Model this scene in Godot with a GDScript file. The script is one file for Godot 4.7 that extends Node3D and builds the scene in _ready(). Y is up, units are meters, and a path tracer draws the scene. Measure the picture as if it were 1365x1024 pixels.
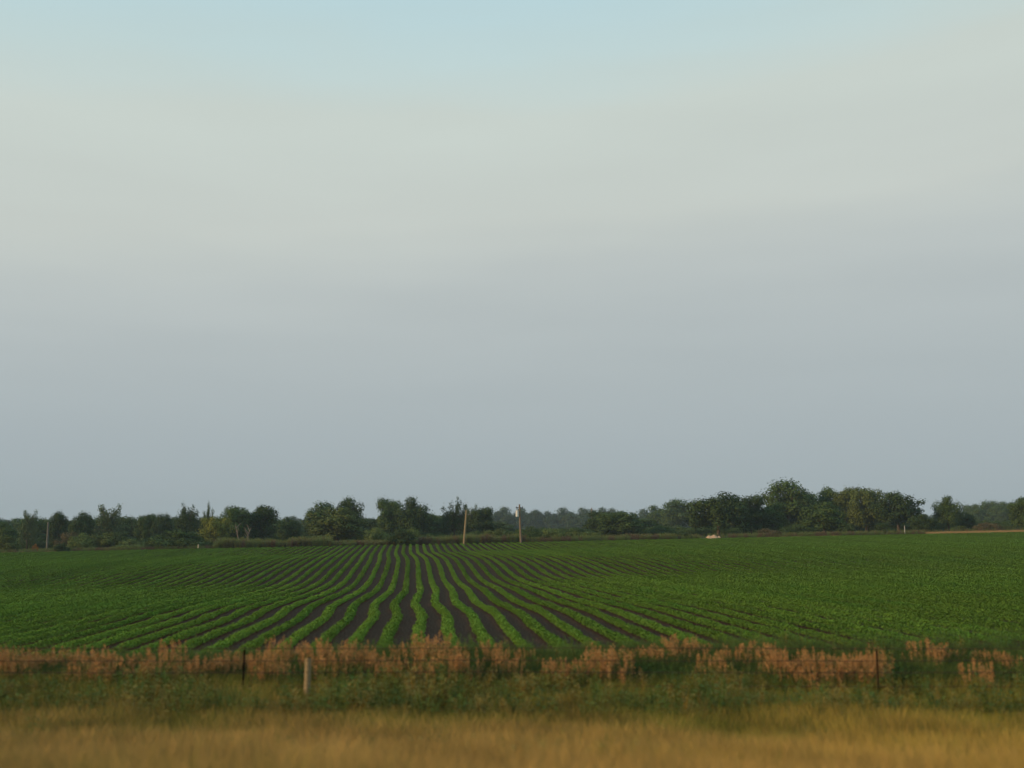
extends Node3D
# A soybean field behind a wire fence, seen from a raised road at dusk; trees beyond.
# -z is forward, D = -z is the distance from the road side. The field lies near y = 0.

const FPX := 1370.0          # focal length in pixels of the 1365 x 1024 photograph
const EYE := 3.14
const PITCH := 0.1421
const TH := 0.0885           # rows run this far to the left of the camera's axis
const FIELD_NEAR := 24.6
const FIELD_FAR := 150.0
const ROW := 0.90
const FENCE := 21.5
const SLOPE := 0.019

var cam: Camera3D
var rng := RandomNumberGenerator.new()
var noise := FastNoiseLite.new()
var used := {}
var leaf_mats := {}
var bark: StandardMaterial3D
var protos := {}

# ---------------------------------------------------------------- helpers
func numbered(n: String) -> String:
	if not used.has(n):
		used[n] = 0
		return n
	used[n] += 1
	return "%s_%03d" % [n, used[n]]

func put(o: Node3D, called: String, label: String, category: String, group := "", kind := "") -> Node3D:
	o.name = numbered(called)
	add_child(o)
	if label: o.set_meta("label", label)
	if category: o.set_meta("category", category)
	if group: o.set_meta("group", group)
	if kind: o.set_meta("kind", kind)
	return o

func part(parent: Node3D, called: String, mesh: Mesh, m: Material) -> MeshInstance3D:
	var o := MeshInstance3D.new()
	o.name = called
	o.mesh = mesh
	if m: o.material_override = m
	parent.add_child(o, true)
	return o

# heights of the field along its rows, and how far the rows stray sideways
const LIE := [[24.0, 0.05], [33.0, 0.0], [46.0, -0.14], [60.0, -0.38], [71.0, -0.54], [79.0, -0.46], [90.0, -0.02], [102.0, 0.32], [114.0, 0.43], [125.0, 0.46], [135.0, 0.70], [146.0, 1.02], [156.0, 1.12], [175.0, 1.15]]
const STRAY := [[20.0, 0.0], [33.0, 0.03], [39.0, 0.13], [46.0, -0.15], [53.0, -0.06], [61.0, 0.10], [70.0, 0.04], [79.0, -0.03], [92.0, -0.10], [102.0, -0.27], [113.0, -0.68], [126.0, -1.08], [146.0, -1.24], [160.0, -1.3]]

func curve(table: Array, t: float) -> float:
	var n := table.size()
	if t <= table[0][0]: return table[0][1]
	if t >= table[n - 1][0]: return table[n - 1][1]
	var k := 0
	while t > table[k + 1][0]: k += 1
	var a: float = table[maxi(k - 1, 0)][1]
	var b: float = table[k][1]
	var c: float = table[k + 1][1]
	var d: float = table[mini(k + 2, n - 1)][1]
	return cubic_interpolate(b, c, a, d, (t - table[k][0]) / (table[k + 1][0] - table[k][0]))

func edge_d(px: float) -> float:      # distance at which the crop ends, by column
	var s := (px - 682.5) / FPX * FIELD_FAR + 13.3
	return FIELD_FAR * cos(TH) + s * sin(TH)

func hgt(x: float, z: float) -> float:
	var d := -z
	var s := x * cos(TH) + d * sin(TH)
	var t := d * cos(TH) - x * sin(TH)
	# road bank, ditch, step up to the field
	var h := lerpf(1.5, -0.5, smoothstep(3.0, 18.0, d) * 0.5 + clampf((d - 4.0) / 13.0, 0, 1) * 0.5)
	var w := smoothstep(20.0, 24.4, t)
	h = lerpf(h, curve(LIE, t), w)
	return h + SLOPE * s * w * (1.0 - smoothstep(300.0, 620.0, d))

func at_px(px: float, d: float) -> Vector3:   # where the ray through that column meets the ground at distance d
	var y := hgt(0, -d)
	var zc := d * cos(PITCH) + (y - EYE) * sin(PITCH)
	var x := (px - 682.5) / FPX * zc
	return Vector3(x, hgt(x, -d), -d)

func y_px(py: float, d: float) -> float:      # height of a point at distance d seen at that row
	return EYE + d * tan(PITCH + atan((512.0 - py) / FPX))

func m_per_px(d: float) -> float:
	return d / FPX

class Cards:
	var v := PackedVector3Array()
	var n := PackedVector3Array()
	var c := PackedColorArray()
	var i := PackedInt32Array()
	func leaf(p: Vector3, along: Vector3, across: Vector3, col: Color) -> void:   # a kite-shaped leaf with a fold down its middle
		var b := v.size()
		var nn := along.cross(across).normalized()
		var f := nn * across.length() * 0.25
		v.push_back(p - along * 0.5); v.push_back(p + across * 0.5 + f - along * 0.05); v.push_back(p + along * 0.5); v.push_back(p - across * 0.5 + f - along * 0.05)
		for k in 4:
			n.push_back(nn); c.push_back(col)
		i.append_array(PackedInt32Array([b, b + 1, b + 2, b, b + 2, b + 3]))
	func blade(p: Vector3, up: Vector3, bend: Vector3, w: Vector3, col: Color, segs := 3) -> void:
		var b := v.size()
		var nn := up.cross(w).normalized()
		for k in segs + 1:
			var t := float(k) / segs
			var q := p + up * t + bend * t * t
			var ww := w * (1.0 - 0.92 * t * t) * 0.5
			v.push_back(q - ww); v.push_back(q + ww)
			n.push_back(nn); n.push_back(nn); c.push_back(col); c.push_back(col)
			if k < segs:
				var a := b + 2 * k
				i.append_array(PackedInt32Array([a, a + 1, a + 3, a, a + 3, a + 2]))
	func tube(a: Vector3, b: Vector3, ra: float, rb: float, col: Color, sides := 6) -> void:
		var base := v.size()
		var d := (b - a).normalized()
		var s := d.cross(Vector3.RIGHT if absf(d.x) < 0.8 else Vector3.FORWARD).normalized()
		var u := d.cross(s)
		for k in sides:
			var g := TAU * k / sides
			var o := s * cos(g) + u * sin(g)
			v.push_back(a + o * ra); v.push_back(b + o * rb)
			n.push_back(o); n.push_back(o); c.push_back(col); c.push_back(col)
		for k in sides:
			var p := base + 2 * k
			var q := base + 2 * ((k + 1) % sides)
			i.append_array(PackedInt32Array([p, p + 1, q + 1, p, q + 1, q]))
	func cap(a: Vector3, d: Vector3, r: float, col: Color, sides := 6) -> void:
		var base := v.size()
		var s := d.cross(Vector3.RIGHT if absf(d.x) < 0.8 else Vector3.FORWARD).normalized()
		var u := d.cross(s)
		v.push_back(a); n.push_back(d); c.push_back(col)
		for k in sides:
			var g := TAU * k / sides
			v.push_back(a + (s * cos(g) + u * sin(g)) * r); n.push_back(d); c.push_back(col)
			i.append_array(PackedInt32Array([base, base + 1 + k, base + 1 + (k + 1) % sides]))
	func box(lo: Vector3, hi: Vector3, col: Color) -> void:
		for ax in 3:
			for sg in [-1.0, 1.0]:
				var nn := Vector3.ZERO
				nn[ax] = sg
				var a := (ax + 1) % 3
				var e := (ax + 2) % 3
				var b := v.size()
				for k in [[0, 0], [1, 0], [1, 1], [0, 1]]:
					var p := Vector3.ZERO
					p[ax] = hi[ax] if sg > 0 else lo[ax]
					p[a] = hi[a] if k[0] else lo[a]
					p[e] = hi[e] if k[1] else lo[e]
					v.push_back(p); n.push_back(nn); c.push_back(col)
				i.append_array(PackedInt32Array([b, b + 1, b + 2, b, b + 2, b + 3]))
	func mesh() -> ArrayMesh:
		var a := []
		a.resize(Mesh.ARRAY_MAX)
		a[Mesh.ARRAY_VERTEX] = v; a[Mesh.ARRAY_NORMAL] = n; a[Mesh.ARRAY_COLOR] = c; a[Mesh.ARRAY_INDEX] = i
		var m := ArrayMesh.new()
		m.add_surface_from_arrays(Mesh.PRIMITIVE_TRIANGLES, a)
		return m

func rv() -> Vector3:
	var v := Vector3(rng.randfn(), rng.randfn(), rng.randfn())
	return v.normalized() if v.length() > 0.01 else Vector3.UP

func mat(lin: Color, rough := 0.85, back := 0.0, vcol := true) -> StandardMaterial3D:
	var m := StandardMaterial3D.new()
	m.albedo_color = lin.linear_to_srgb()
	m.roughness = rough
	m.vertex_color_use_as_albedo = vcol
	m.cull_mode = BaseMaterial3D.CULL_DISABLED
	m.metallic_specular = 0.25
	if back > 0.0:
		m.backlight_enabled = true
		m.backlight = Color(back, back, back)
	return m

func tone(base: Color, spread: float) -> Color:
	var k := 1.0 + rng.randf_range(-spread, spread)
	return Color(base.r * k * (1.0 + rng.randf_range(-0.12, 0.16)), base.g * k, base.b * k)

func noise_tex(sz: int, freq: float, seed_: int, ramp: Array, normal := false, octaves := 5) -> NoiseTexture2D:
	var f := FastNoiseLite.new()
	f.seed = seed_
	f.frequency = freq
	f.fractal_octaves = octaves
	var t := NoiseTexture2D.new()
	t.width = sz; t.height = sz; t.seamless = true; t.noise = f
	if normal:
		t.as_normal_map = true
		t.bump_strength = 6.0
	elif ramp.size():
		var g := Gradient.new()
		g.offsets = PackedFloat32Array(ramp.map(func(r): return r[0]))
		g.colors = PackedColorArray(ramp.map(func(r): return r[1]))
		t.color_ramp = g
	return t

# ---------------------------------------------------------------- trees
func limb(cd: Cards, a: Vector3, b: Vector3, ra: float, rb: float, col: Color) -> void:
	var last := a
	var rl := ra
	for k in 3:
		var t := (k + 1) / 3.0
		var p := a.lerp(b, t) + rv() * a.distance_to(b) * 0.05 * (1.0 - t) + Vector3.UP * sin(t * PI) * a.distance_to(b) * 0.06
		var r := lerpf(ra, rb, t)
		cd.tube(last, p, rl, r, col, 6)
		last = p; rl = r

# lobes: [centre, radius]; unit tree of height 1 and width 1
func make_tree(kind: String, sd: int) -> Dictionary:
	rng.seed = sd
	var lobes := []
	var wood := Cards.new()
	var crown := Cards.new()
	var bk := Color(0.5, 0.5, 0.5)
	var leaf := 0.034
	var dens := 13000.0
	if kind == "round":
		for k in 46:
			var v := rv() * pow(rng.randf(), 0.42)
			lobes.append([Vector3(v.x * 0.35, 0.50 + v.y * 0.37, v.z * 0.35), rng.randf_range(0.09, 0.16)])
	elif kind == "spreading":
		for k in 54:
			var a := rng.randf() * TAU
			var r := sqrt(rng.randf()) * 0.40
			var y := 0.22 + (0.66 - r * 0.62) * rng.randf() + rng.randf_range(0, 0.08)
			lobes.append([Vector3(cos(a) * r, y, sin(a) * r), rng.randf_range(0.08, 0.15)])
	elif kind == "airy":
		dens = 15000.0
		leaf = 0.030
		var nl := rng.randi_range(6, 8)
		for k in nl:
			var a := TAU * k / nl + rng.randf_range(-0.4, 0.4)
			var reach := rng.randf_range(0.08, 0.36)
			var topy := rng.randf_range(0.72, 0.97) - reach * 0.35
			for j in 11:
				var t := 0.25 + 0.75 * j / 10.0
				var r := reach * t
				lobes.append([Vector3(cos(a) * r, 0.2 + (topy - 0.2) * t, sin(a) * r) + rv() * 0.055, rng.randf_range(0.04, 0.085) * (1.2 - 0.5 * t)])
		for k in 30:
			var v := rv()
			lobes.append([Vector3(v.x * 0.33, 0.33 + v.y * 0.27, v.z * 0.33), rng.randf_range(0.06, 0.11)])
	elif kind == "bush":
		leaf = 0.036
		dens = 8500.0
		for k in 32:
			var a := rng.randf() * TAU
			var r := sqrt(rng.randf()) * 0.40
			var y := 0.14 + (0.68 - r * r * 2.6) * rng.randf()
			lobes.append([Vector3(cos(a) * r, y, sin(a) * r), rng.randf_range(0.10, 0.19)])
	var reachy := 0.0
	for l in lobes: reachy = maxf(reachy, l[0].y + l[1])
	var fork := Vector3(rng.randf_range(-0.02, 0.02), 0.30 if kind != "bush" else 0.10, rng.randf_range(-0.02, 0.02))
	var tr := 0.026 if kind != "bush" else 0.018
	wood.tube(Vector3(0, -0.04, 0), Vector3(0, 0.05, 0), tr * 1.6, tr * 1.1, bk, 8)
	wood.tube(Vector3(0, 0.05, 0), fork, tr * 1.1, tr * 0.85, bk, 8)
	wood.tube(fork, Vector3(0, 0.62, 0), tr * 0.85, tr * 0.35, bk, 7)
	for j in lobes.size():
		var l: Array = lobes[j]
		if j % 2 == 0 or kind == "airy":
			limb(wood, fork.lerp(Vector3(0, 0.55, 0), rng.randf() * 0.7), l[0], tr * 0.45, tr * 0.10, bk)
		var n := int(dens * l[1] * l[1])
		var lc := rng.randf_range(0.8, 1.2)
		for k in n:
			var o := rv()
			var r: float = l[1] * (0.35 + 0.65 * sqrt(rng.randf()))
			if rng.randf() < 0.14: r = l[1] * rng.randf_range(1.0, 1.45)
			var p: Vector3 = l[0] + o * r * Vector3(1.0, 0.85, 1.0)
			if kind == "airy": p = l[0] + Vector3(rng.randfn(), rng.randfn() * 1.35, rng.randfn()) * l[1] * 0.62
			if p.y < 0.01: continue
			var nn := (o * 1.0 + rv() * 0.6 + Vector3.UP * 0.3).normalized()
			var al := nn.cross(rv()).normalized() * leaf * rng.randf_range(0.7, 1.3)
			var ac := nn.cross(al).normalized() * leaf * rng.randf_range(0.6, 1.0)
			crown.leaf(p, al, ac, tone(Color(lc, lc, lc * 0.95), 0.22))
	return {"trunk": wood.mesh(), "crown": crown.mesh()}

func tree(kind: String, px: float, top: float, wpx: float, d: float, tint: String, called: String, label: String, category: String, group := "") -> Node3D:
	var o := Node3D.new()
	var list: Array = protos[kind]
	if d < 300.0: d = edge_d(px) + (d - 180.0) * 0.85
	var pick: Dictionary = list[rng.randi() % list.size()]
	var p := at_px(px, d)
	var h := maxf(y_px(top, d) - p.y, 1.0) * 1.02
	var w := wpx * m_per_px(d) * (1.22 if kind != "airy" else 1.35)
	put(o, called, label, category, group)
	o.position = p - Vector3(0, 0.02, 0)
	o.rotation.y = rng.randf() * TAU
	o.scale = Vector3(w, h, w)
	var t := part(o, "trunk", pick.trunk, bark)
	# a trunk keeps a trunk's girth however wide the crown is
	t.scale = Vector3(1, 1, 1)
	part(o, "crown" if category == "tree" else "foliage", pick.crown, leaf_mats[tint])
	return o

# ---------------------------------------------------------------- build
func _ready() -> void:
	rng.seed = 7
	# camera
	cam = Camera3D.new()
	cam.name = "camera"
	add_child(cam)
	cam.position = Vector3(0, EYE, 0)
	cam.rotation = Vector3(PITCH, 0, 0)
	cam.far = 8000.0
	cam.near = 0.1
	var lens := CameraAttributesPhysical.new()
	lens.frustum_focal_length = 50.0
	lens.exposure_aperture = 0.75
	lens.frustum_focus_distance = 95.0
	cam.attributes = lens
	cam.keep_aspect = Camera3D.KEEP_HEIGHT
	cam.fov = rad_to_deg(2.0 * atan(512.0 / FPX))
	# sky
	var env := Environment.new()
	env.background_mode = Environment.BG_SKY
	env.tonemap_mode = Environment.TONE_MAPPER_LINEAR
	env.tonemap_exposure = 1.0
	env.sdfgi_enabled = true
	env.ssao_enabled = true
	env.ssil_enabled = true
	env.fog_enabled = true
	env.fog_density = 0.00024
	env.fog_light_color = Color(0.72, 0.80, 0.86)
	var sky := Sky.new()
	var pano := PanoramaSkyMaterial.new()
	pano.panorama = sky_image()
	sky.sky_material = pano
	env.sky = sky
	var we := WorldEnvironment.new()
	we.name = "world"
	we.environment = env
	add_child(we)
	# sun: low, from behind the left shoulder, softened by thin cloud
	var sun := DirectionalLight3D.new()
	sun.name = "sun"
	sun.light_energy = 1.0
	sun.light_color = Color(1.0, 0.82, 0.60)
	sun.light_angular_distance = 4.0
	sun.shadow_enabled = true
	add_child(sun)
	sun.look_at_from_position(Vector3.ZERO, Vector3(0.82, -0.27, -0.40))
	noise.seed = 3
	noise.frequency = 0.25
	noise.fractal_octaves = 3
	materials()
	setting()
	crop()
	tree_line()
	far_things()
	verge()
	fence()

func sky_image() -> ImageTexture:
	var w := 1024
	var h := 512
	var img := Image.create_empty(w, h, false, Image.FORMAT_RGBAF)
	# elevation in degrees -> the colour of the air there
	var stops := [[-90.0, Color8(140, 150, 152)], [0.0, Color8(161, 173, 178)], [4.5, Color8(168, 179, 183)], [10.7, Color8(180, 189, 190)], [13.5, Color8(187, 195, 194)], [16.5, Color8(197, 204, 199)], [23.0, Color8(200, 210, 204)], [26.0, Color8(192, 212, 212)], [29.5, Color8(183, 212, 219)], [40.0, Color8(166, 202, 216)], [90.0, Color8(148, 187, 206)]]
	var f := FastNoiseLite.new()
	f.seed = 11; f.frequency = 1.0; f.fractal_octaves = 4
	for y in h:
		var e := 90.0 - (y + 0.5) * 180.0 / h
		for x in w:
			var a := PI - (x + 0.5) / w * TAU
			var q := Vector3(sin(a), 0, cos(a))
			var n1 := f.get_noise_3d(q.x * 1.1, e * 0.05, q.z * 1.1)
			var n2 := f.get_noise_3d(q.x * 2.2 + 9.0, e * 0.30 - a * 0.25 * cos(a * 0.5), q.z * 2.2)
			var ee := e - 3.4 * sin(a) * smoothstep(4.0, 16.0, e) + (1.3 * n1 + 1.0 * n2) * smoothstep(3.0, 14.0, e)
			var k := 0
			while k < stops.size() - 2 and ee > stops[k + 1][0]: k += 1
			var t := clampf((ee - stops[k][0]) / (stops[k + 1][0] - stops[k][0]), 0, 1)
			var ca: Color = stops[k][1]
			var cb: Color = stops[k + 1][1]
			var c := ca.lerp(cb, t)
			var b := 1.0 + 0.013 * n2 * smoothstep(2.0, 10.0, e)
			img.set_pixel(x, y, Color(c.r * b, c.g * b, c.b * b, 1.0).srgb_to_linear())
	return ImageTexture.create_from_image(img)

func materials() -> void:
	bark = mat(Color(0.16, 0.13, 0.10), 0.95)
	leaf_mats = {
		"dark": mat(Color(0.043, 0.074, 0.022), 0.8, 0.12),
		"mid": mat(Color(0.062, 0.105, 0.028), 0.8, 0.12),
		"olive": mat(Color(0.090, 0.120, 0.032), 0.8, 0.12),
		"yellow": mat(Color(0.165, 0.185, 0.035), 0.8, 0.14),
		"silver": mat(Color(0.085, 0.125, 0.050), 0.8, 0.12),
		"brown": mat(Color(0.12, 0.10, 0.048), 0.8, 0.1),
		"light": mat(Color(0.125, 0.175, 0.050), 0.8, 0.14),
		"rust": mat(Color(0.42, 0.17, 0.04), 0.8, 0.1),
	}
	for k in ["round", "spreading", "airy", "bush"]:
		protos[k] = []
		for j in 4: protos[k].append(make_tree(k, 100 + 17 * j + k.hash() % 1000))

func sheet(xs: Array, zs: Array, f: Callable, col: Callable) -> ArrayMesh:
	var st := SurfaceTool.new()
	st.begin(Mesh.PRIMITIVE_TRIANGLES)
	for z in zs:
		for x in xs:
			st.set_color(col.call(x, z))
			st.set_uv(Vector2(x, z))
			st.add_vertex(Vector3(x, f.call(x, z), z))
	var n := xs.size()
	for j in zs.size() - 1:
		for k in n - 1:
			var a := j * n + k
			for q in [a, a + n, a + n + 1, a, a + n + 1, a + 1]: st.add_index(q)
	st.generate_normals()
	return st.commit()

func setting() -> void:
	# one sheet of ground out to the horizon
	var xs := []
	for v in [-1000, -600, -400, -300, -240]: xs.append(float(v))
	var x := -200.0
	while x < 200.0:
		xs.append(x)
		x += 4.0 if absf(x) > 30.0 else 1.0
	for v in [200, 240, 300, 400, 600, 1000]: xs.append(float(v))
	var zs := []
	var d := 6000.0
	for v in [1600, 1200, 1000, 800, 700, 620, 560, 500, 450, 400, 360, 320, 290, 260, 240]: zs.append(-float(v))
	d = 230.0
	while d > 26.0:
		zs.append(-d); d -= 4.0
	while d > -4.0:
		zs.append(-d); d -= 0.5
	for v in [-10, -30]: zs.append(-float(v))
	var thatch := Color(0.20, 0.14, 0.065)
	var meadow := Color(0.075, 0.105, 0.035)
	var g := part(self, "ground", sheet(xs, zs, func(px, pz):
		var dd: float = -pz
		var t: float = dd * cos(TH) - px * sin(TH)
		return hgt(px, pz) - (0.12 if t > FIELD_NEAR + 0.6 and t < FIELD_FAR - 1.0 else 0.0),
		func(px, pz):
			var dd: float = -pz
			return thatch.lerp(meadow, clampf((dd - 17.5) / 2.0 + noise.get_noise_2d(px, dd) * 1.2, 0, 1))), null)
	var gm := mat(Color(1, 1, 1), 0.95)
	gm.albedo_texture = noise_tex(1024, 0.02, 5, [[0.0, Color(0.62, 0.60, 0.55)], [0.5, Color(0.85, 0.85, 0.82)], [1.0, Color(1, 1, 1)]])
	gm.uv1_triplanar = true
	gm.uv1_world_triplanar = true
	gm.uv1_scale = Vector3(0.37, 0.37, 0.37)
	g.material_override = gm
	g.name = "ground"
	g.set_meta("kind", "structure")
	g.set_meta("label", "grassy ground of the roadside bank and meadow")
	# bare dark earth of the field
	xs = []
	x = -110.0
	while x <= 150.0:
		xs.append(x); x += 2.0
	zs = []
	d = FIELD_FAR + 0.5
	while d > FIELD_NEAR:
		zs.append(-d); d -= 1.0
	zs.append(-FIELD_NEAR)
	# laid out along the rows, then turned with them
	var soil := part(self, "field", sheet(xs, zs, func(ps, pz): return curve(LIE, -pz) + SLOPE * ps, func(_a, _b): return Color(1, 1, 1)), null)
	soil.rotation.y = TH
	var sm := mat(Color(1, 1, 1), 0.95, 0.0, false)
	sm.albedo_texture = noise_tex(1024, 0.03, 9, [[0.2, Color(0.036, 0.023, 0.015).linear_to_srgb()], [0.5, Color(0.070, 0.046, 0.032).linear_to_srgb()], [0.8, Color(0.13, 0.088, 0.062).linear_to_srgb()]])
	sm.uv1_triplanar = true
	sm.uv1_world_triplanar = true
	sm.uv1_scale = Vector3(0.31, 0.31, 0.31)
	sm.normal_enabled = true
	sm.normal_texture = noise_tex(1024, 0.05, 12, [], true)
	sm.normal_scale = 1.8
	sm.metallic_specular = 0.08
	soil.material_override = sm
	soil.set_meta("kind", "structure")
	soil.set_meta("label", "bare dark earth of the planted field")

# ---------------------------------------------------------------- the crop
func soy_row(sd: int) -> ArrayMesh:     # one row in its own line: x across, -z along, from the near end to the far end
	rng.seed = sd
	var cd := Cards.new()
	var f := FastNoiseLite.new()
	f.seed = sd; f.frequency = 0.35; f.fractal_octaves = 3
	var t := FIELD_NEAR
	while t < FIELD_FAR:
		var q := clampf(t / 42.0, 1.0, 1.6)          # farther leaves stand for several
		t += rng.randf_range(0.4, 1.6) * q * q / 700.0
		var g := 1.0 + 0.42 * f.get_noise_1d(t) + 0.22 * f.get_noise_1d(t * 4.0 + 700.0)
		if g < 0.62 and rng.randf() < 0.7: continue
		var a := rng.randf_range(-1.0, 1.0) * 1.35
		var r := 0.30 + 0.70 * pow(rng.randf(), 0.6)
		if rng.randf() < 0.06: r *= 1.2
		var o := Vector3(sin(a), cos(a), rng.randf_range(-0.3, 0.3))
		var p := Vector3(o.x * 0.190 * r * g, 0.02 + o.y * 0.18 * r * g, 0)
		p += Vector3(curve(STRAY, t) + 0.03 * f.get_noise_1d(t * 0.7 + 90.0), curve(LIE, t), -t)
		var nn := (o * 0.15 + Vector3.UP * 1.0 + rv() * 0.42).normalized()
		var al := nn.cross(rv()).normalized() * rng.randf_range(0.040, 0.062) * q
		var ac := nn.cross(al).normalized() * rng.randf_range(0.030, 0.048) * q
		cd.leaf(p, al, ac, tone(Color(1.0 + 0.3 * f.get_noise_1d(t * 0.15 + 300.0), 1, 1), 0.25))
	return cd.mesh()

func crop() -> void:
	var meshes := []
	for k in 5: meshes.append(soy_row(900 + k))
	var mats := []
	for k in [0.9, 1.0, 1.1]:
		var m := mat(Color(0.150 * k, 0.255 * k, 0.032 * k), 0.8, 0.18)
		m.metallic_specular = 0.12
		mats.append(m)
	rng.seed = 77
	for row in range(-84, 122):
		var s0 := row * ROW
		var o := MeshInstance3D.new()
		o.mesh = meshes[posmod(row * 2 + (row / 5), 5)]
		o.material_override = mats[rng.randi() % 3]
		put(o, "soybean_row", "low green soybean row running from the wire fence toward the trees", "crop row", "soybean rows of the field")
		o.rotation.y = TH
		o.position = Vector3(cos(TH), 0, -sin(TH)) * (s0 + rng.randf_range(-0.025, 0.025)) + Vector3(0, SLOPE * s0, 0)

# ---------------------------------------------------------------- trees and shrubs beyond the field
func tree_line() -> void:
	rng.seed = 5
	var edge := "trees in the line beyond the field"
	# px, top, width px, distance, shape, leaf tone, label
	var trees := [
		[8, 694, 34, 215, "round", "mid", "low bushy green tree beside the weathered grey pole"],
		[36, 676, 27, 225, "airy", "silver", "airy grey-green tree with spiky top near the weathered grey pole"],
		[77, 679, 28, 230, "round", "dark", "narrow dark tree with a notched top just past the grey pole"],
		[108, 681, 36, 222, "round", "dark", "dark round tree next to the tall open-crowned tree"],
		[141, 668, 44, 228, "airy", "silver", "tall open-crowned tree with sky showing through, beside dark round tree"],
		[194, 682, 30, 240, "round", "mid", "plain green tree behind the broad green shrub"],
		[216, 683, 30, 236, "round", "dark", "dull dark tree behind the broad green shrub"],
		[249, 663, 32, 232, "airy", "dark", "tallest thin open tree, rising behind the yellow-green tree"],
		[275, 667, 18, 236, "airy", "silver", "slim thin-topped tree close behind the yellow-green tree"],
		[286, 683, 44, 205, "round", "yellow", "yellow-green bushy tree at the edge of the field"],
		[312, 671, 46, 222, "round", "mid", "ragged green tree above the pale bare trunks"],
		[346, 667, 48, 226, "round", "dark", "dark ragged tree with clumped top past the pale bare trunks"],
		[385, 687, 34, 220, "round", "dark", "low dark tree standing alone beside a gap of sky"],
		[428, 667, 48, 245, "round", "mid", "tree with a sloping top behind the broad bright bushy tree"],
		[465, 661, 44, 248, "round", "dark", "high dark crown rising behind the broad bright bushy tree"],
		[450, 674, 80, 205, "round", "olive", "broad bright bushy tree with leaves down to the field edge"],
		[518, 660, 40, 238, "round", "mid", "flat-topped green tree standing beside the twin dark crown"],
		[551, 660, 50, 230, "round", "dark", "broad dark tree with a high domed crown over the dark low bush"],
		[580, 684, 40, 245, "round", "mid", "low green tree between the domed tree and the bare-topped tree"],
		[606, 662, 32, 232, "airy", "dark", "thin tree with a forked open top behind the plain pole"],
		[625, 669, 28, 246, "airy", "silver", "pale thin-leaved tree with see-through top behind the plain pole"],
		[643, 673, 36, 240, "round", "dark", "dark rounded tree between the two tall poles"],
		[800, 680, 50, 240, "round", "dark", "dark tree half hidden by a round bushy tree near low brush"],
		[828, 677, 66, 225, "round", "mid", "round bushy tree standing apart above the low brown brush"],
		[905, 664, 58, 330, "round", "mid", "hazy domed tree far behind the large spreading tree"],
		[878, 672, 40, 345, "round", "mid", "hazy smaller tree far behind the low brown brush"],
		[958, 649, 72, 205, "spreading", "dark", "large spreading dark tree over the pale heap of earth"],
		[1002, 656, 48, 212, "round", "dark", "dark tree pressed against the large spreading tree"],
		[1053, 637, 74, 235, "round", "mid", "highest domed tree of the whole tree line"],
		[1030, 668, 48, 215, "round", "mid", "lower tree in front of the highest domed tree"],
		[1100, 667, 60, 200, "round", "mid", "wide green tree with skirts reaching the field edge"],
		[1105, 645, 34, 240, "round", "mid", "narrow high tree next to the highest domed tree"],
		[1130, 646, 40, 236, "round", "olive", "olive-green tree in the high part of the tree line"],
		[1156, 645, 52, 228, "round", "olive", "yellowish olive tree beside the darkest round tree"],
		[1199, 649, 60, 222, "spreading", "dark", "darkest round tree with small sky gaps near its top"],
		[1232, 684, 36, 196, "round", "dark", "small dark tree on the field edge near the white post"],
		[1266, 659, 40, 222, "round", "mid", "lone upright tree standing past the darkest round tree"],
		[1290, 681, 26, 226, "round", "dark", "low dark tree leaning out beside the lone upright tree"],
		[1364, 657, 36, 200, "round", "mid", "green tree at the end of the dry grass strip"],
	]
	for t in trees:
		tree(t[4], t[0], t[1], t[2], t[3], t[5], "tree", t[6], "tree", edge)
	# trees that fill the middle of the line, behind the named ones
	for t in [[20, 689, 40], [58, 690, 34], [95, 690, 36], [165, 686, 40], [180, 690, 40], [232, 688, 34], [300, 690, 36], [330, 684, 44], [365, 690, 34], [400, 698, 34], [490, 690, 40], [535, 680, 44], [665, 694, 36], [980, 670, 50], [1075, 668, 50], [1085, 656, 40], [1125, 665, 50], [1180, 668, 44], [1215, 682, 36], [5, 690, 44], [45, 688, 40], [75, 690, 44], [120, 688, 44], [150, 687, 46], [205, 686, 46], [222, 687, 46], [262, 688, 46], [320, 688, 50], [350, 688, 46], [380, 693, 40], [440, 684, 50], [480, 690, 44], [560, 682, 50], [595, 686, 46], [630, 684, 46], [850, 690, 50], [1245, 690, 40], [1280, 688, 40]]:
		tree("round", t[0], t[1], t[2] * 1.35, 262.0 + rng.randf_range(-8, 14), ["mid", "dark", "silver"][rng.randi() % 3], "background_tree", "plain green tree filling a gap behind the taller trees", "tree", "trees filling the line behind the front ones")
	for t in [[1302, 668, 32], [1322, 666, 36], [1342, 664, 36], [1360, 668, 30], [1310, 674, 34], [1332, 672, 34]]:
		tree("round", t[0], t[1], t[2], 400.0 + rng.randf_range(-20, 20), "mid", "background_tree", "hazy blue-green tree beyond the dry grass strip", "tree", "hazy trees beyond the dry strip")
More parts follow.
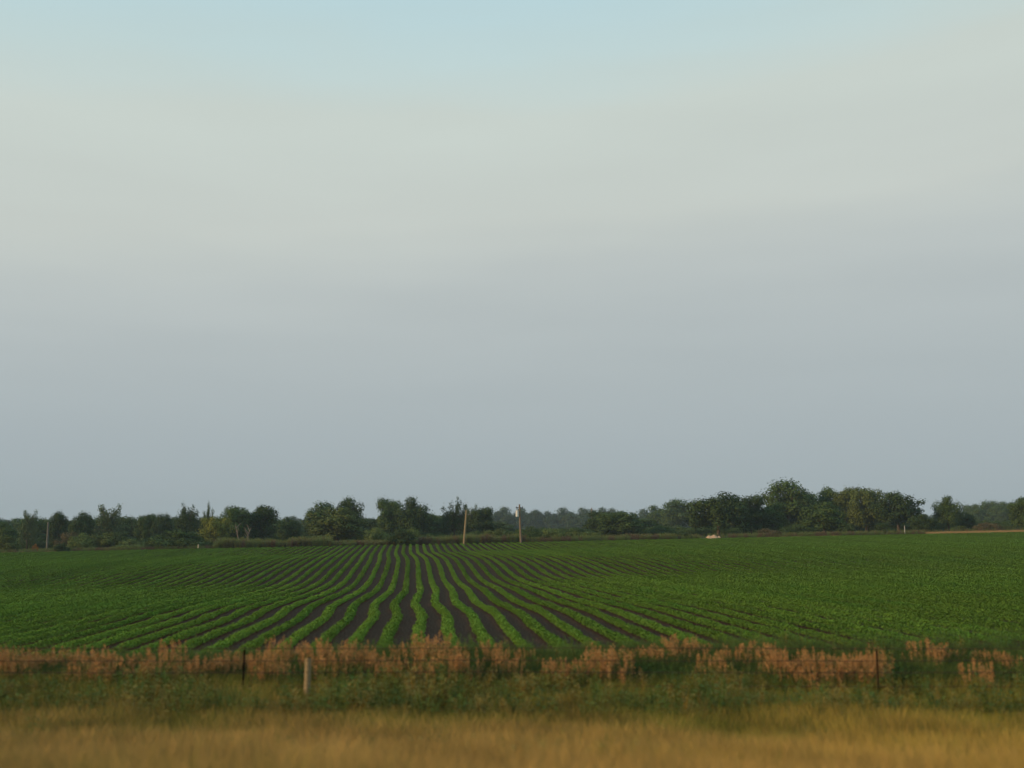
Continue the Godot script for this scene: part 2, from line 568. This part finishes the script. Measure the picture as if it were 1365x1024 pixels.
	# shrubs on the edge of the field
	var shrubs := [
		[10, 710, 36, 186, "olive", "olive shrub at the field corner near the rusty orange bush"],
		[82, 720, 18, 182, "dark", "small dark shrub by the patch of pale weeds"],
		[90, 704, 30, 200, "brown", "brownish shrub at the foot of the grey pole"],
		[112, 704, 32, 190, "light", "upright pale green shrub below the dark round tree"],
		[145, 704, 48, 192, "olive", "olive shrub below the tall open-crowned tree"],
		[180, 715, 40, 186, "light", "rounded leafy shrub next to the broad green shrub"],
		[201, 719, 22, 189, "light", "small pale green shrub beside the broad green shrub"],
		[237, 701, 62, 186, "mid", "broad green shrub behind the small pale stake"],
		[268, 710, 36, 188, "olive", "olive shrub under the yellow-green tree"],
		[303, 716, 36, 187, "light", "pale green shrub beside the pale bare trunks"],
		[500, 698, 26, 192, "light", "pale green shrub under the broad bright bushy tree"],
		[533, 699, 34, 182, "dark", "dark low bush at the head of the crop rows"],
		[546, 697, 26, 188, "light", "light green bush behind the dark low bush"],
		[563, 712, 26, 186, "mid", "green shrub between dark low bush and plain pole"],
		[668, 700, 44, 190, "olive", "olive thicket shrub between the two tall poles"],
		[706, 696, 38, 188, "mid", "green shrub at the foot of the pole with a can"],
		[735, 700, 38, 188, "light", "light green shrub in the low brush past the pole with a can"],
		[765, 704, 30, 192, "olive", "olive shrub in the low brush before the hazy wood"],
		[790, 705, 30, 187, "light", "small green shrub before the round bushy tree"],
		[838, 708, 30, 186, "brown", "brown dry shrub in front of the round bushy tree"],
		[865, 709, 30, 187, "brown", "brown scraggly shrub near the pale heap of earth"],
		[890, 708, 24, 190, "olive", "olive scraggly shrub near the pale heap of earth"],
		[914, 707, 18, 184, "dark", "small dark round shrub just before the pale heap of earth"],
		[1025, 701, 32, 186, "brown", "brownish round shrub below the highest domed tree"],
		[1057, 702, 12, 196, "dark", "tiny dark shrub beside the wide skirted tree"],
		[1181, 691, 22, 188, "dark", "dark shrub below the darkest round tree"],
		[1318, 692, 28, 196, "brown", "brownish shrub growing behind the dry grass strip"],
		[1345, 699, 24, 198, "olive", "olive shrub behind the dry grass strip"],
		[1284, 699, 26, 200, "olive", "low olive shrub under the lone upright tree"],
		[48, 722, 8, 188, "rust", "small rusty orange bush among pale weeds"],
	]
	for t in shrubs:
		tree("bush", t[0], t[1], t[2], t[3], t[4], "shrub", t[5], "shrub", "shrubs on the far edge of the field")

func far_things() -> void:
	rng.seed = 15
	# the distant wood reads as one mass
	var spots := []
	for k in 260:
		var px := rng.randf_range(-150.0, 1520.0)
		var d := rng.randf_range(560.0, 900.0)
		var top := 689.0 + 3.0 * sin(px * 0.02) + rng.randf_range(-2.0, 6.0)
		if px > 655.0 and px < 900.0: top = 681.0 + 5.0 * sin(px * 0.06) + rng.randf_range(-3.0, 7.0)
		spots.append([px, d, top, rng.randf_range(34, 62)])
	for q in [[667, 673, 40], [692, 674, 34], [712, 677, 30], [735, 679, 30], [757, 674, 40], [778, 674, 36], [650, 678, 34], [800, 682, 40], [865, 676, 40], [890, 678, 40], [1240, 684, 40], [395, 686, 30], [408, 688, 30]]:
		spots.append([q[0], 600.0, q[1], q[2] * 1.35])
	var mm := MultiMesh.new()
	mm.transform_format = MultiMesh.TRANSFORM_3D
	mm.mesh = protos["round"][1].crown
	mm.instance_count = spots.size()
	for k in spots.size():
		var q: Array = spots[k]
		var p := at_px(q[0], q[1])
		var h := maxf(y_px(q[2], q[1]) - p.y, 6.0)
		var w: float = q[3] * m_per_px(q[1])
		p.y -= h * 0.2
		mm.set_instance_transform(k, Transform3D(Basis(Vector3.UP, rng.randf() * TAU).scaled(Vector3(w, h * 1.2, w)), p))
	var o := MultiMeshInstance3D.new()
	o.multimesh = mm
	o.material_override = leaf_mats["dark"]
	put(o, "distant_wood", "hazy blue-green wood along the horizon", "wood", "", "stuff")
	var low := []
	for k in 420:
		var px := rng.randf_range(-60.0, 1430.0)
		var d := edge_d(px) + rng.randf_range(40.0, 75.0)
		var w := rng.randf_range(3.0, 6.0)
		low.append(Transform3D(Basis(Vector3.UP, rng.randf() * TAU).scaled(Vector3(w, rng.randf_range(1.6, 3.0), w)), at_px(px, d) - Vector3(0, 0.1, 0)))
	scatter(low, protos["bush"][2].crown, leaf_mats["mid"], "undergrowth", "tangled green undergrowth beneath the trees beyond the field", "undergrowth")
	# tall weeds along the far edge of the field
	var weeds := []
	for k in 5: weeds.append(weed(300 + k, 26, 1.0))
	var groups := {"light": [], "olive": [], "brown": []}
	for k in 6500:
		var px := rng.randf_range(-60, 1430)
		var e := edge_d(px)
		var d := e + 1.5 + 16.0 * rng.randf() * rng.randf()
		var p := at_px(px, d)
		var hh := rng.randf_range(0.9, 1.7)
		if px < 285.0: hh *= 0.42
		if px > 440.0 and px < 560.0: hh *= 0.6
		if px > 700.0: hh *= 0.62
		if px > 900.0: hh *= 0.85
		if px > 1235.0 and d < e + 8.0: continue
		if px > 932.0 and px < 972.0 and d < e + 7.0: continue
		if (px > 560.0 and px < 700.0) or (px > 330.0 and px < 410.0): hh = rng.randf_range(0.8, 1.3) * (1.1 + 0.4 * noise.get_noise_2d(px * 0.12, 3.0))
		var kind := "olive" if noise.get_noise_2d(px * 0.15, d) < 0.0 else "light"
		if noise.get_noise_2d(px * 0.2 + 50.0, d * 0.4) > 0.22: kind = "brown"
		groups[kind].append(Transform3D(Basis(Vector3.UP, rng.randf() * TAU).scaled(Vector3(hh, hh, hh) * 1.1), p))
	var say := {"light": "light green tall weeds along the far edge of the field", "olive": "olive green tall weeds along the far edge of the field", "brown": "brown dry weeds along the far edge of the field"}
	var wmats := {"light": mat(Color(0.15, 0.20, 0.055), 0.85, 0.35), "olive": mat(Color(0.17, 0.17, 0.055), 0.85, 0.35), "brown": mat(Color(0.17, 0.12, 0.065), 0.85, 0.3)}
	for g in groups: scatter(groups[g], weeds[0 if g == "light" else 1], wmats[g], "edge_weeds", say[g], "weeds")
	# dry grass strip at the field's end
	var dry := []
	for k in 2600:
		var px := rng.randf_range(1235, 1420) if k < 1900 else (rng.randf_range(1010, 1120) if k < 2300 else rng.randf_range(0, 80))
		var e := edge_d(px)
		var d := e + rng.randf_range(0.5, 8.0)
		var hh := rng.randf_range(0.55, 0.95) if k < 1900 else rng.randf_range(0.4, 0.7)
		dry.append(Transform3D(Basis(Vector3.UP, rng.randf() * TAU).scaled(Vector3.ONE * hh), at_px(px, d)))
	scatter(dry, tuft(41, 30, 0.62, 0.02, 0.34), mat(Color(0.28, 0.205, 0.095), 0.9, 0.2), "dry_grass_strip", "strip of dry tan grass along the far end of the field", "grass")
	poles()

func scatter(ts: Array, mesh: Mesh, m: Material, called: String, label: String, category: String, colors := []) -> void:
	var mm := MultiMesh.new()
	mm.transform_format = MultiMesh.TRANSFORM_3D
	mm.use_colors = colors.size() > 0
	mm.mesh = mesh
	mm.instance_count = ts.size()
	for k in ts.size():
		mm.set_instance_transform(k, ts[k])
		if colors.size(): mm.set_instance_color(k, colors[k])
	var o := MultiMeshInstance3D.new()
	o.multimesh = mm
	o.material_override = m
	put(o, called, label, category, "", "stuff")

func pole(called: String, label: String, p: Vector3, h: float, r: float, lean: Vector3, m: Material) -> Node3D:
	var o := Node3D.new()
	put(o, called, label, "pole")
	o.position = p
	var cd := Cards.new()
	var a := Vector3(0, -0.4, 0)
	for k in 8:
		var t0 := k / 8.0
		var t1 := (k + 1) / 8.0
		cd.tube(Vector3(0, -0.4, 0).lerp(Vector3(0, h, 0) + lean, t0), a.lerp(Vector3(0, h, 0) + lean, t1), lerpf(r, r * 0.72, t0), lerpf(r, r * 0.72, t1), tone(Color(1, 1, 1), 0.10), 12)
	cd.cap(Vector3(0, h, 0) + lean, Vector3.UP, r * 0.72, Color(0.8, 0.8, 0.8), 12)
	part(o, "shaft", cd.mesh(), m)
	return o

func poles() -> void:
	var wood := mat(Color(0.36, 0.30, 0.18), 0.9)
	wood.albedo_texture = noise_tex(256, 0.03, 31, [[0.0, Color(0.7, 0.68, 0.64)], [1.0, Color(1, 1, 1)]])
	wood.uv1_triplanar = true
	wood.uv1_scale = Vector3(3, 0.4, 3)
	var old := wood.duplicate()
	old.albedo_color = Color(0.27, 0.21, 0.155).linear_to_srgb()
	var pale := mat(Color(0.62, 0.62, 0.58), 0.6)
	var steel := mat(Color(0.2, 0.2, 0.2), 0.5)
	var d := 149.2
	var p := at_px(618, d)
	var h := y_px(680, d) - p.y
	var o := pole("utility_pole", "plain tan wooden pole leaning slightly, behind the end of the crop rows", p, h, 0.17, Vector3(0.38, 0, 0), wood)
	var cd := Cards.new()
	cd.tube(Vector3(0.38, h - 0.7, 0), Vector3(0.95, h - 0.62, 0.02), 0.035, 0.03, Color(1, 1, 1), 8)
	cd.cap(Vector3(0.95, h - 0.62, 0.02), Vector3.RIGHT, 0.03, Color(1, 1, 1), 8)
	part(o, "bracket", cd.mesh(), steel)
	p = at_px(694.5, d)
	h = y_px(672.5, d) - p.y
	o = pole("utility_pole", "weathered brown pole with a pale can mounted near its top", p, h, 0.16, Vector3(-0.22, 0, 0), old)
	cd = Cards.new()
	var cx := -0.20 - 0.33
	cd.tube(Vector3(cx, h - 1.75, 0.05), Vector3(cx, h - 0.95, 0.05), 0.23, 0.23, Color(1, 1, 1), 14)
	cd.tube(Vector3(cx, h - 0.95, 0.05), Vector3(cx, h - 0.86, 0.05), 0.23, 0.12, Color(1, 1, 1), 14)
	cd.cap(Vector3(cx, h - 0.86, 0.05), Vector3.UP, 0.12, Color(1, 1, 1), 14)
	cd.cap(Vector3(cx, h - 1.75, 0.05), Vector3.DOWN, 0.23, Color(1, 1, 1), 14)
	var can := part(o, "can", cd.mesh(), pale)
	cd = Cards.new()
	for k in [-0.08, 0.08]: cd.tube(Vector3(cx + k, h - 0.88, 0.05), Vector3(cx + k * 1.5, h - 0.66, 0.05), 0.035, 0.025, Color(1, 1, 1), 8)
	part(can, "bushing", cd.mesh(), steel)
	cd = Cards.new()
	cd.box(Vector3(-0.75, h - 0.55, -0.05), Vector3(0.30, h - 0.43, 0.05), Color(0.8, 0.8, 0.8))
	part(o, "crossarm", cd.mesh(), old)
	for k in [-0.65, -0.22, 0.2]:
		cd = Cards.new()
		cd.tube(Vector3(k, h - 0.43, 0), Vector3(k, h - 0.25, 0), 0.05, 0.03, Color(1, 1, 1), 8)
		cd.cap(Vector3(k, h - 0.25, 0), Vector3.UP, 0.03, Color(1, 1, 1), 8)
		part(o, "insulator", cd.mesh(), steel)
	p = at_px(63, 166.0)
	pole("utility_pole", "weathered grey pole among dark trees near the rusty orange bush", p, y_px(696, 166.0) - p.y, 0.17, Vector3(-0.05, 0, 0), mat(Color(0.14, 0.13, 0.11), 0.9))
	p = at_px(789, 300.0)
	pole("utility_pole", "thin distant pole before the hazy wood near the round bushy tree", p, y_px(677, 300.0) - p.y, 0.2, Vector3.ZERO, mat(Color(0.20, 0.18, 0.15), 0.9))
	# white marker post
	p = at_px(1207, edge_d(1207.0) + 2.0)
	o = Node3D.new()
	put(o, "marker_post", "short white post standing in weeds below the darkest round tree", "post")
	o.position = p
	cd = Cards.new()
	cd.tube(Vector3(0, -0.2, 0), Vector3(0, 1.42, 0), 0.055, 0.05, Color(1, 1, 1), 10)
	cd.tube(Vector3(0, 1.42, 0), Vector3(0, 1.47, 0), 0.05, 0.03, Color(1, 1, 1), 10)
	cd.cap(Vector3(0, 1.47, 0), Vector3.UP, 0.03, Color(1, 1, 1), 10)
	part(o, "shaft", cd.mesh(), mat(Color(0.42, 0.42, 0.38), 0.8))
	# small pale stake
	p = at_px(264, edge_d(264.0) + 0.8)
	o = Node3D.new()
	put(o, "stake", "small pale stake at the field edge before the broad green shrub", "post")
	o.position = p
	cd = Cards.new()
	cd.tube(Vector3(0, -0.2, 0), Vector3(0.03, 0.72, 0), 0.07, 0.06, Color(1, 1, 1), 8)
	cd.tube(Vector3(0.03, 0.72, 0), Vector3(0.03, 0.80, 0), 0.06, 0.01, Color(1, 1, 1), 8)
	part(o, "shaft", cd.mesh(), mat(Color(0.6, 0.5, 0.36), 0.9))
	# bare trunks
	for q in [[318, 699, 327, -0.6, "pale bare dead trunk with a broken top beside pale green shrub"], [329, 704, 326, 0.5, "shorter pale bare dead trunk forking beside its taller neighbour"]]:
		var dd := 153.0
		p = at_px(q[0], dd)
		h = y_px(q[1], dd) - p.y
		o = Node3D.new()
		put(o, "dead_tree", q[4], "tree")
		o.position = p
		cd = Cards.new()
		var prev := Vector3(0, -0.2, 0)
		for k in 6:
			var t := (k + 1) / 6.0
			var nx := Vector3(q[3] * t * t + 0.1 * sin(t * 7.0), h * t, 0.1 * cos(t * 5.0))
			cd.tube(prev, nx, lerpf(0.11, 0.04, k / 6.0), lerpf(0.11, 0.04, t), tone(Color(1, 1, 1), 0.15), 8)
			prev = nx
		part(o, "trunk", cd.mesh(), mat(Color(0.21, 0.175, 0.14), 0.9))
		for k in 4:
			cd = Cards.new()
			var t := 0.45 + 0.13 * k
			var b := Vector3(q[3] * t * t, h * t, 0)
			limb(cd, b, b + Vector3(rng.randf_range(-1.0, 1.0), rng.randf_range(0.7, 1.3), rng.randf_range(-0.6, 0.6)), 0.06, 0.02, Color(1, 1, 1))
			part(o, "branch", cd.mesh(), mat(Color(0.20, 0.165, 0.135), 0.9))
	# heap of pale earth under the spreading tree
	p = at_px(951, edge_d(951.0) + 2.0)
	var st := SurfaceTool.new()
	st.begin(Mesh.PRIMITIVE_TRIANGLES)
	var nn := 22
	for j in nn + 1:
		for k in nn + 1:
			var a := (float(k) / nn - 0.5) * 2.0
			var b := (float(j) / nn - 0.5) * 2.0
			var y := 1.0 * exp(-pow((a - 0.1) / 0.42, 2) - pow(b / 0.5, 2)) + 0.75 * exp(-pow((a + 0.55) / 0.25, 2) - pow(b / 0.4, 2)) + 0.6 * exp(-pow((a - 0.72) / 0.16, 2) - pow((b + 0.1) / 0.3, 2))
			y += noise.get_noise_2d(a * 30.0, b * 30.0) * 0.14
			y *= clampf((1.0 - maxf(absf(a), absf(b))) * 6.0, 0, 1)
			st.add_vertex(Vector3(a * 1.3, y * 0.6 + 0.06, b * 0.9))
	for j in nn:
		for k in nn:
			var a := j * (nn + 1) + k
			for q in [a, a + 1, a + nn + 2, a, a + nn + 2, a + nn + 1]: st.add_index(q)
	st.generate_normals()
	var heap := MeshInstance3D.new()
	heap.mesh = st.commit()
	var hm := mat(Color(0.45, 0.30, 0.19), 0.95, 0.0, false)
	heap.material_override = hm
	put(heap, "earth_heap", "pale heap of earth under the large spreading tree", "heap")
	heap.position = p

# ---------------------------------------------------------------- the verge in front
func tuft(sd: int, n: int, tall: float, wide: float, spread: float) -> ArrayMesh:
	rng.seed = sd
	var cd := Cards.new()
	for k in n:
		var a := rng.randf() * TAU
		var r := sqrt(rng.randf()) * spread * 0.5
		var p := Vector3(cos(a) * r, -0.03, sin(a) * r)
		var h := tall * rng.randf_range(0.45, 1.05)
		var out := Vector3(cos(a), 0, sin(a)).rotated(Vector3.UP, rng.randf_range(-1.0, 1.0))
		var up := Vector3(0, h, 0) + out * h * rng.randf_range(0.0, 0.25)
		var bend := out * h * rng.randf_range(0.05, 0.45) - Vector3(0, h * rng.randf_range(0.0, 0.2), 0)
		var w := Vector3(sin(a), 0, cos(a)).rotated(Vector3.UP, rng.randf() * TAU) * wide * rng.randf_range(0.6, 1.2)
		cd.blade(p, up, bend, w, tone(Color(1, 1, 1), 0.22))
	return cd.mesh()

func weed(sd: int, n: int, tall: float) -> ArrayMesh:   # a leafy upright plant
	rng.seed = sd
	var cd := Cards.new()
	for k in 7:
		var a := rng.randf() * TAU
		var lean := Vector3(cos(a), 0, sin(a)) * rng.randf_range(0.05, 0.30) * tall
		var h := tall * rng.randf_range(0.6, 1.0)
		var b := Vector3(cos(a), 0, sin(a)) * 0.05
		cd.tube(b - Vector3(0, 0.05, 0), b + lean * 0.5 + Vector3(0, h * 0.55, 0), 0.008, 0.006, Color(0.9, 0.8, 0.6), 4)
		cd.tube(b + lean * 0.5 + Vector3(0, h * 0.55, 0), b + lean + Vector3(0, h, 0), 0.006, 0.003, Color(0.9, 0.8, 0.6), 4)
		for j in n:
			var t := rng.randf_range(0.12, 1.0)
			var p := b + lean * t + Vector3(0, h * t, 0)
			var g := rng.randf() * TAU
			var o := Vector3(cos(g), rng.randf_range(-0.2, 0.7), sin(g)).normalized()
			var ln := tall * rng.randf_range(0.08, 0.16) * (1.2 - 0.6 * t)
			cd.leaf(p + o * ln * 0.6, o * ln, o.cross(Vector3.UP).normalized() * ln * rng.randf_range(0.3, 0.5), tone(Color(1, 1, 1), 0.25))
	return cd.mesh()

func verge() -> void:
	rng.seed = 31
	var tan_n := FastNoiseLite.new()
	tan_n.seed = 8; tan_n.frequency = 0.22; tan_n.fractal_octaves = 3
	var buckets := []
	var cols := []
	for k in 6:
		buckets.append([]); cols.append([])
	var straw := Color(0.395, 0.268, 0.088)
	var gold := Color(0.34, 0.265, 0.036)
	var green := Color(0.165, 0.175, 0.032)
	for k in 42000:
		var d := 5.0 + 19.6 * sqrt(rng.randf())
		var x := rng.randf_range(-1.0, 1.0) * (d * 0.53 + 2.5)
		var n := tan_n.get_noise_2d(x * 0.7, d * 1.3)
		# straw gives way to green close to the fence
		var e := 18.2 + 2.6 * n + 0.45 * sin(x * 1.3) - 0.5 * smoothstep(0.0, 6.0, x)
		var gr := smoothstep(e - 1.4, e + 1.4, d + rng.randf_range(-1.2, 1.2))
		if rng.randf() < 0.10 + 0.4 * smoothstep(0.0, 0.35, n) + 0.12 * smoothstep(1.0, 7.0, x): gr = maxf(gr, rng.randf_range(0.4, 0.8))
		if gr > 0.5 and rng.randf() < 0.18: gr *= 0.35
		var gl := smoothstep(0.0, 7.0, x + 3.0 * n) * rng.randf_range(0.1, 0.9)
		var c := straw.lerp(gold, gl * 0.8).lerp(green, gr)
		if d > 22.3: c = Color(0.07, 0.115, 0.03)
		var b := 1.0 + 0.45 * tan_n.get_noise_2d(x * 2.6 + 60.0, d * 2.2) + rng.randf_range(-0.12, 0.12)
		var j := rng.randi() % 6
		var hh := rng.randf_range(0.75, 1.2) * (1.0 + 0.3 * n) * lerpf(1.0, 0.9, gr)
		buckets[j].append(Transform3D(Basis(Vector3.UP, rng.randf() * TAU).scaled(Vector3(1, hh, 1)), Vector3(x, hgt(x, -d), -d)))
		cols[j].append(Color(c.r * b, c.g * b, c.b * b))
	var tm := mat(Color(1, 1, 1), 0.8, 0.3)
	for j in 6:
		scatter(buckets[j], tuft(60 + j, 34, 0.56, 0.011, 0.22), tm, "verge_grass", "dry straw-coloured grass of the road bank turning green at the fence", "grass", cols[j])
	# green weeds along the fence
	var ws := [[], [], []]
	rng.seed = 32
	for k in 2700:
		var d := rng.randf_range(19.2, 25.6)
		var x := rng.randf_range(-15.5, 15.5)
		var n := tan_n.get_noise_2d(x * 1.4 + 30.0, d)
		var hh := rng.randf_range(0.5, 0.85) * (1.0 + 0.5 * n)
		if d > 22.0: hh *= 0.7
		if d < 19.4: hh *= 0.75
		ws[2 if d > 22.2 and rng.randf() < 0.8 else rng.randi() % 3].append(Transform3D(Basis(Vector3.UP, rng.randf() * TAU).scaled(Vector3(hh, hh, hh)), Vector3(x, hgt(x, -d), -d)))
	for k in 260:                       # a few weeds stand out in the straw
		var d := rng.randf_range(11.0, 19.0)
		var x := rng.randf_range(-1.0, 1.0) * (d * 0.53 + 1.5)
		var hh := rng.randf_range(0.35, 0.7)
		if tan_n.get_noise_2d(x * 0.7 + 15.0, d) < 0.05: continue
		ws[rng.randi() % 2].append(Transform3D(Basis(Vector3.UP, rng.randf() * TAU).scaled(Vector3(hh, hh, hh)), Vector3(x, hgt(x, -d), -d)))
	for j in 3:
		scatter(ws[j], weed(210 + j, 14, 1.0), [mat(Color(0.15, 0.175, 0.036), 0.85, 0.35), mat(Color(0.26, 0.205, 0.055), 0.85, 0.35), mat(Color(0.085, 0.15, 0.030), 0.85, 0.35)][j], "fence_weeds", ["olive weeds crowding the foot of the wire fence", "yellowish weeds crowding the foot of the wire fence", "bright green weeds crowding the foot of the wire fence"][j], "weeds")
	# larger leafy weeds one can pick out
	var big := []
	for k in 3: big.append([weed(240 + k, 22, 1.0), 0])
	var bigs := [[18, 17.2, 1.0], [75, 17.6, 0.9], [118, 17.3, 0.95], [200, 17.8, 0.85], [285, 17.4, 0.85], [365, 17.0, 0.95], [392, 16.9, 0.8], [520, 17.5, 0.85], [610, 17.2, 0.8], [690, 17.3, 1.0], [735, 17.1, 0.95], [850, 17.6, 0.9], [960, 17.3, 0.9], [1060, 17.5, 0.8], [1180, 17.2, 0.95], [1255, 17.4, 0.9], [1325, 17.2, 1.05], [1358, 17.4, 1.0]]
	var wm := mat(Color(0.080, 0.12, 0.026), 0.85, 0.3)
	for k in bigs.size():
		var o := MeshInstance3D.new()
		o.mesh = big[k % 3][0]
		o.material_override = wm
		put(o, "leafy_weed", "dark leafy weed standing in the ditch before the wire fence", "weed", "dark leafy weeds in the ditch")
		o.position = at_px(bigs[k][0], bigs[k][1] + 2.4)
		o.rotation.y = rng.randf() * TAU
		o.scale = Vector3(1.25, 1.0, 1.25) * float(bigs[k][2])
	# clumps with pinkish seedheads
	var pm := mat(Color(0.48, 0.255, 0.10), 0.9, 0.3)
	var sm := mat(Color(0.30, 0.23, 0.08), 0.9, 0.2)
	var kinds := []
	for k in 5: kinds.append(plume(500 + k))
	var list := [[4, 858], [22, 862], [62, 862], [118, 860], [134, 864], [222, 850], [270, 872], [300, 870], [368, 848], [392, 858], [420, 850], [472, 850], [512, 864], [572, 842], [590, 850], [655, 854], [676, 862], [800, 856], [822, 860], [880, 858], [908, 846], [930, 858], [985, 858], [1008, 856], [1032, 858], [1088, 862], [1145, 872], [1165, 858], [1235, 852], [1245, 864], [1295, 868], [1325, 866], [85, 868], [165, 870], [200, 872], [345, 862], [440, 856], [490, 862], [540, 858], [622, 862], [700, 866], [745, 876], [850, 866], [948, 866], [1050, 866], [1105, 874], [1270, 876], [1350, 872], [150, 874], [250, 876], [1125, 870], [1200, 874]]
	for k in 12: list.append([(k + rng.randf_range(0.1, 0.9)) * 114.0, rng.randf_range(864, 880)])
	for k in list.size():
		var d := rng.randf_range(21.9, 24.2)
		var p := at_px(list[k][0], d)
		var o := Node3D.new()
		put(o, "seedhead_grass", "tall grass clump with pinkish tan seedheads behind the wire fence", "grass clump", "seedhead grass clumps along the fence", "thing")
		o.position = p
		o.rotation.y = rng.randf() * TAU
		var h := y_px(list[k][1] - 5.0, d) - p.y
		var wide := rng.randf_range(0.7, 1.3)
		o.rotation.x = rng.randf_range(-0.06, 0.06)
		o.rotation.z = rng.randf_range(-0.08, 0.08)
		o.scale = Vector3(wide, h / 1.2, wide)
		part(o, "stems", kinds[k % 5][0], sm)
		part(o, "seedheads", kinds[k % 5][1], pm)

func plume(sd: int) -> Array:
	rng.seed = sd
	var st := Cards.new()
	var hd := Cards.new()
	for k in 46:
		var a := rng.randf() * TAU
		var r := sqrt(rng.randf()) * 0.30
		var p := Vector3(cos(a) * r, -0.03, sin(a) * r)
		var h := 1.25 * (1.0 - 0.42 * rng.randf()) * (1.0 - r * 0.5)
		var top := p + Vector3(cos(a) * 0.16 * rng.randf(), h, sin(a) * 0.16 * rng.randf())
		st.tube(p, top, 0.004, 0.002, tone(Color(1, 1, 1), 0.2), 3)
		for j in 2:
			var g := rng.randf() * TAU
			st.blade(p + (top - p) * rng.randf_range(0.0, 0.3), Vector3(cos(g) * 0.1, 0.35, sin(g) * 0.1), Vector3(cos(g) * 0.2, -0.05, sin(g) * 0.2), Vector3(-sin(g), 0, cos(g)) * 0.010, tone(Color(0.8, 1.0, 0.6), 0.2))
		var ln := rng.randf_range(0.22, 0.34)
		for j in 34:
			var t := rng.randf()
			var g := rng.randf() * TAU
			var o := Vector3(cos(g), 0.9, sin(g)).normalized()
			var rad := 0.05 * sin(PI * clampf(t * 0.85 + 0.12, 0, 1))
			hd.leaf(top - Vector3(0, ln * (1.0 - t), 0) + Vector3(cos(g), 0.3, sin(g)) * rad * rng.randf(), o * 0.045, o.cross(rv()).normalized() * 0.014, tone(Color(1, 1, 1), 0.25))
	return [st.mesh(), hd.mesh()]

# ---------------------------------------------------------------- the fence
func fence() -> void:
	rng.seed = 41
	var d := FENCE
	var root := Node3D.new()
	put(root, "wire_fence", "barbed wire fence with steel posts along the edge of the field", "fence")
	root.position = at_px(323, d)
	var base := root.position
	var rusty := mat(Color(0.05, 0.03, 0.024), 0.9)
	var posts := [-520.0, -95.0, 323.0, 1172.0, 1600.0]
	for row in [863.5, 880.0, 895.5, 914.0]:
		var cd := Cards.new()
		var y := y_px(row, d)
		var last := Vector3.ZERO
		for k in 121:
			var x := -19.0 + 38.0 * k / 120.0
			var p := Vector3(x, y - 0.012 * absf(sin(x * 0.27 + row)) - 0.0022 * absf(x) * 0.4, -d + 0.035) - base
			if k > 0: cd.tube(last, p, 0.0070, 0.0070, Color(1, 1, 1), 5)
			last = p
			if k % 2 == 0:
				for j in 2:
					var o := Vector3(rng.randf_range(-0.3, 0.3), rng.randfn(), rng.randfn()).normalized() * 0.022
					cd.tube(p - o, p + o, 0.0016, 0.0016, Color(1, 1, 1), 3)
		part(root, "wire", cd.mesh(), rusty)
	for px in posts:
		var p := at_px(px, d)
		var top := y_px(866.0, d)
		var cd := Cards.new()
		var a := p - base
		cd.box(Vector3(a.x - 0.019, a.y - 0.4, a.z - 0.004), Vector3(a.x + 0.019, top - base.y, a.z + 0.004), Color(1, 1, 1))
		cd.box(Vector3(a.x - 0.004, a.y - 0.4, a.z - 0.034), Vector3(a.x + 0.004, top - base.y - 0.003, a.z - 0.0042), Color(1, 1, 1))
		for k in 12: cd.box(Vector3(a.x - 0.012, a.y + 0.15 + k * 0.085, a.z + 0.0042), Vector3(a.x + 0.012, a.y + 0.175 + k * 0.085, a.z + 0.012), Color(1, 1, 1))
		part(root, "post", cd.mesh(), mat(Color(0.19, 0.14, 0.095), 0.8) if px < 900.0 else mat(Color(0.30, 0.19, 0.11), 0.8))
	# pale wooden post
	var wp := at_px(408, FENCE - 0.5)
	var o := Node3D.new()
	put(o, "wooden_post", "pale weathered wooden post before the wire fence", "post")
	o.position = wp
	var cd := Cards.new()
	var h := y_px(877.0, FENCE - 0.5) - wp.y
	cd.tube(Vector3(0, -0.3, 0), Vector3(0.012, h - 0.02, 0), 0.068, 0.062, Color(1, 1, 1), 14)
	cd.tube(Vector3(0.012, h - 0.02, 0), Vector3(0.012, h, 0), 0.062, 0.05, Color(1, 1, 1), 14)
	cd.cap(Vector3(0.012, h, 0), Vector3.UP, 0.05, Color(0.8, 0.8, 0.8), 14)
	var wm := mat(Color(0.42, 0.33, 0.19), 0.9)
	wm.albedo_texture = noise_tex(256, 0.04, 33, [[0.0, Color(0.6, 0.58, 0.55)], [1.0, Color(1, 1, 1)]])
	wm.uv1_triplanar = true
	wm.uv1_scale = Vector3(9, 1.2, 9)
	part(o, "shaft", cd.mesh(), wm)
	cd = Cards.new()
	for y in [h - 0.02, h - 0.24]: cd.tube(Vector3(-0.02, y - 0.03, 0.064), Vector3(0.035, y - 0.035, 0.064), 0.004, 0.004, Color(1, 1, 1), 5)
	part(o, "staple", cd.mesh(), rusty)
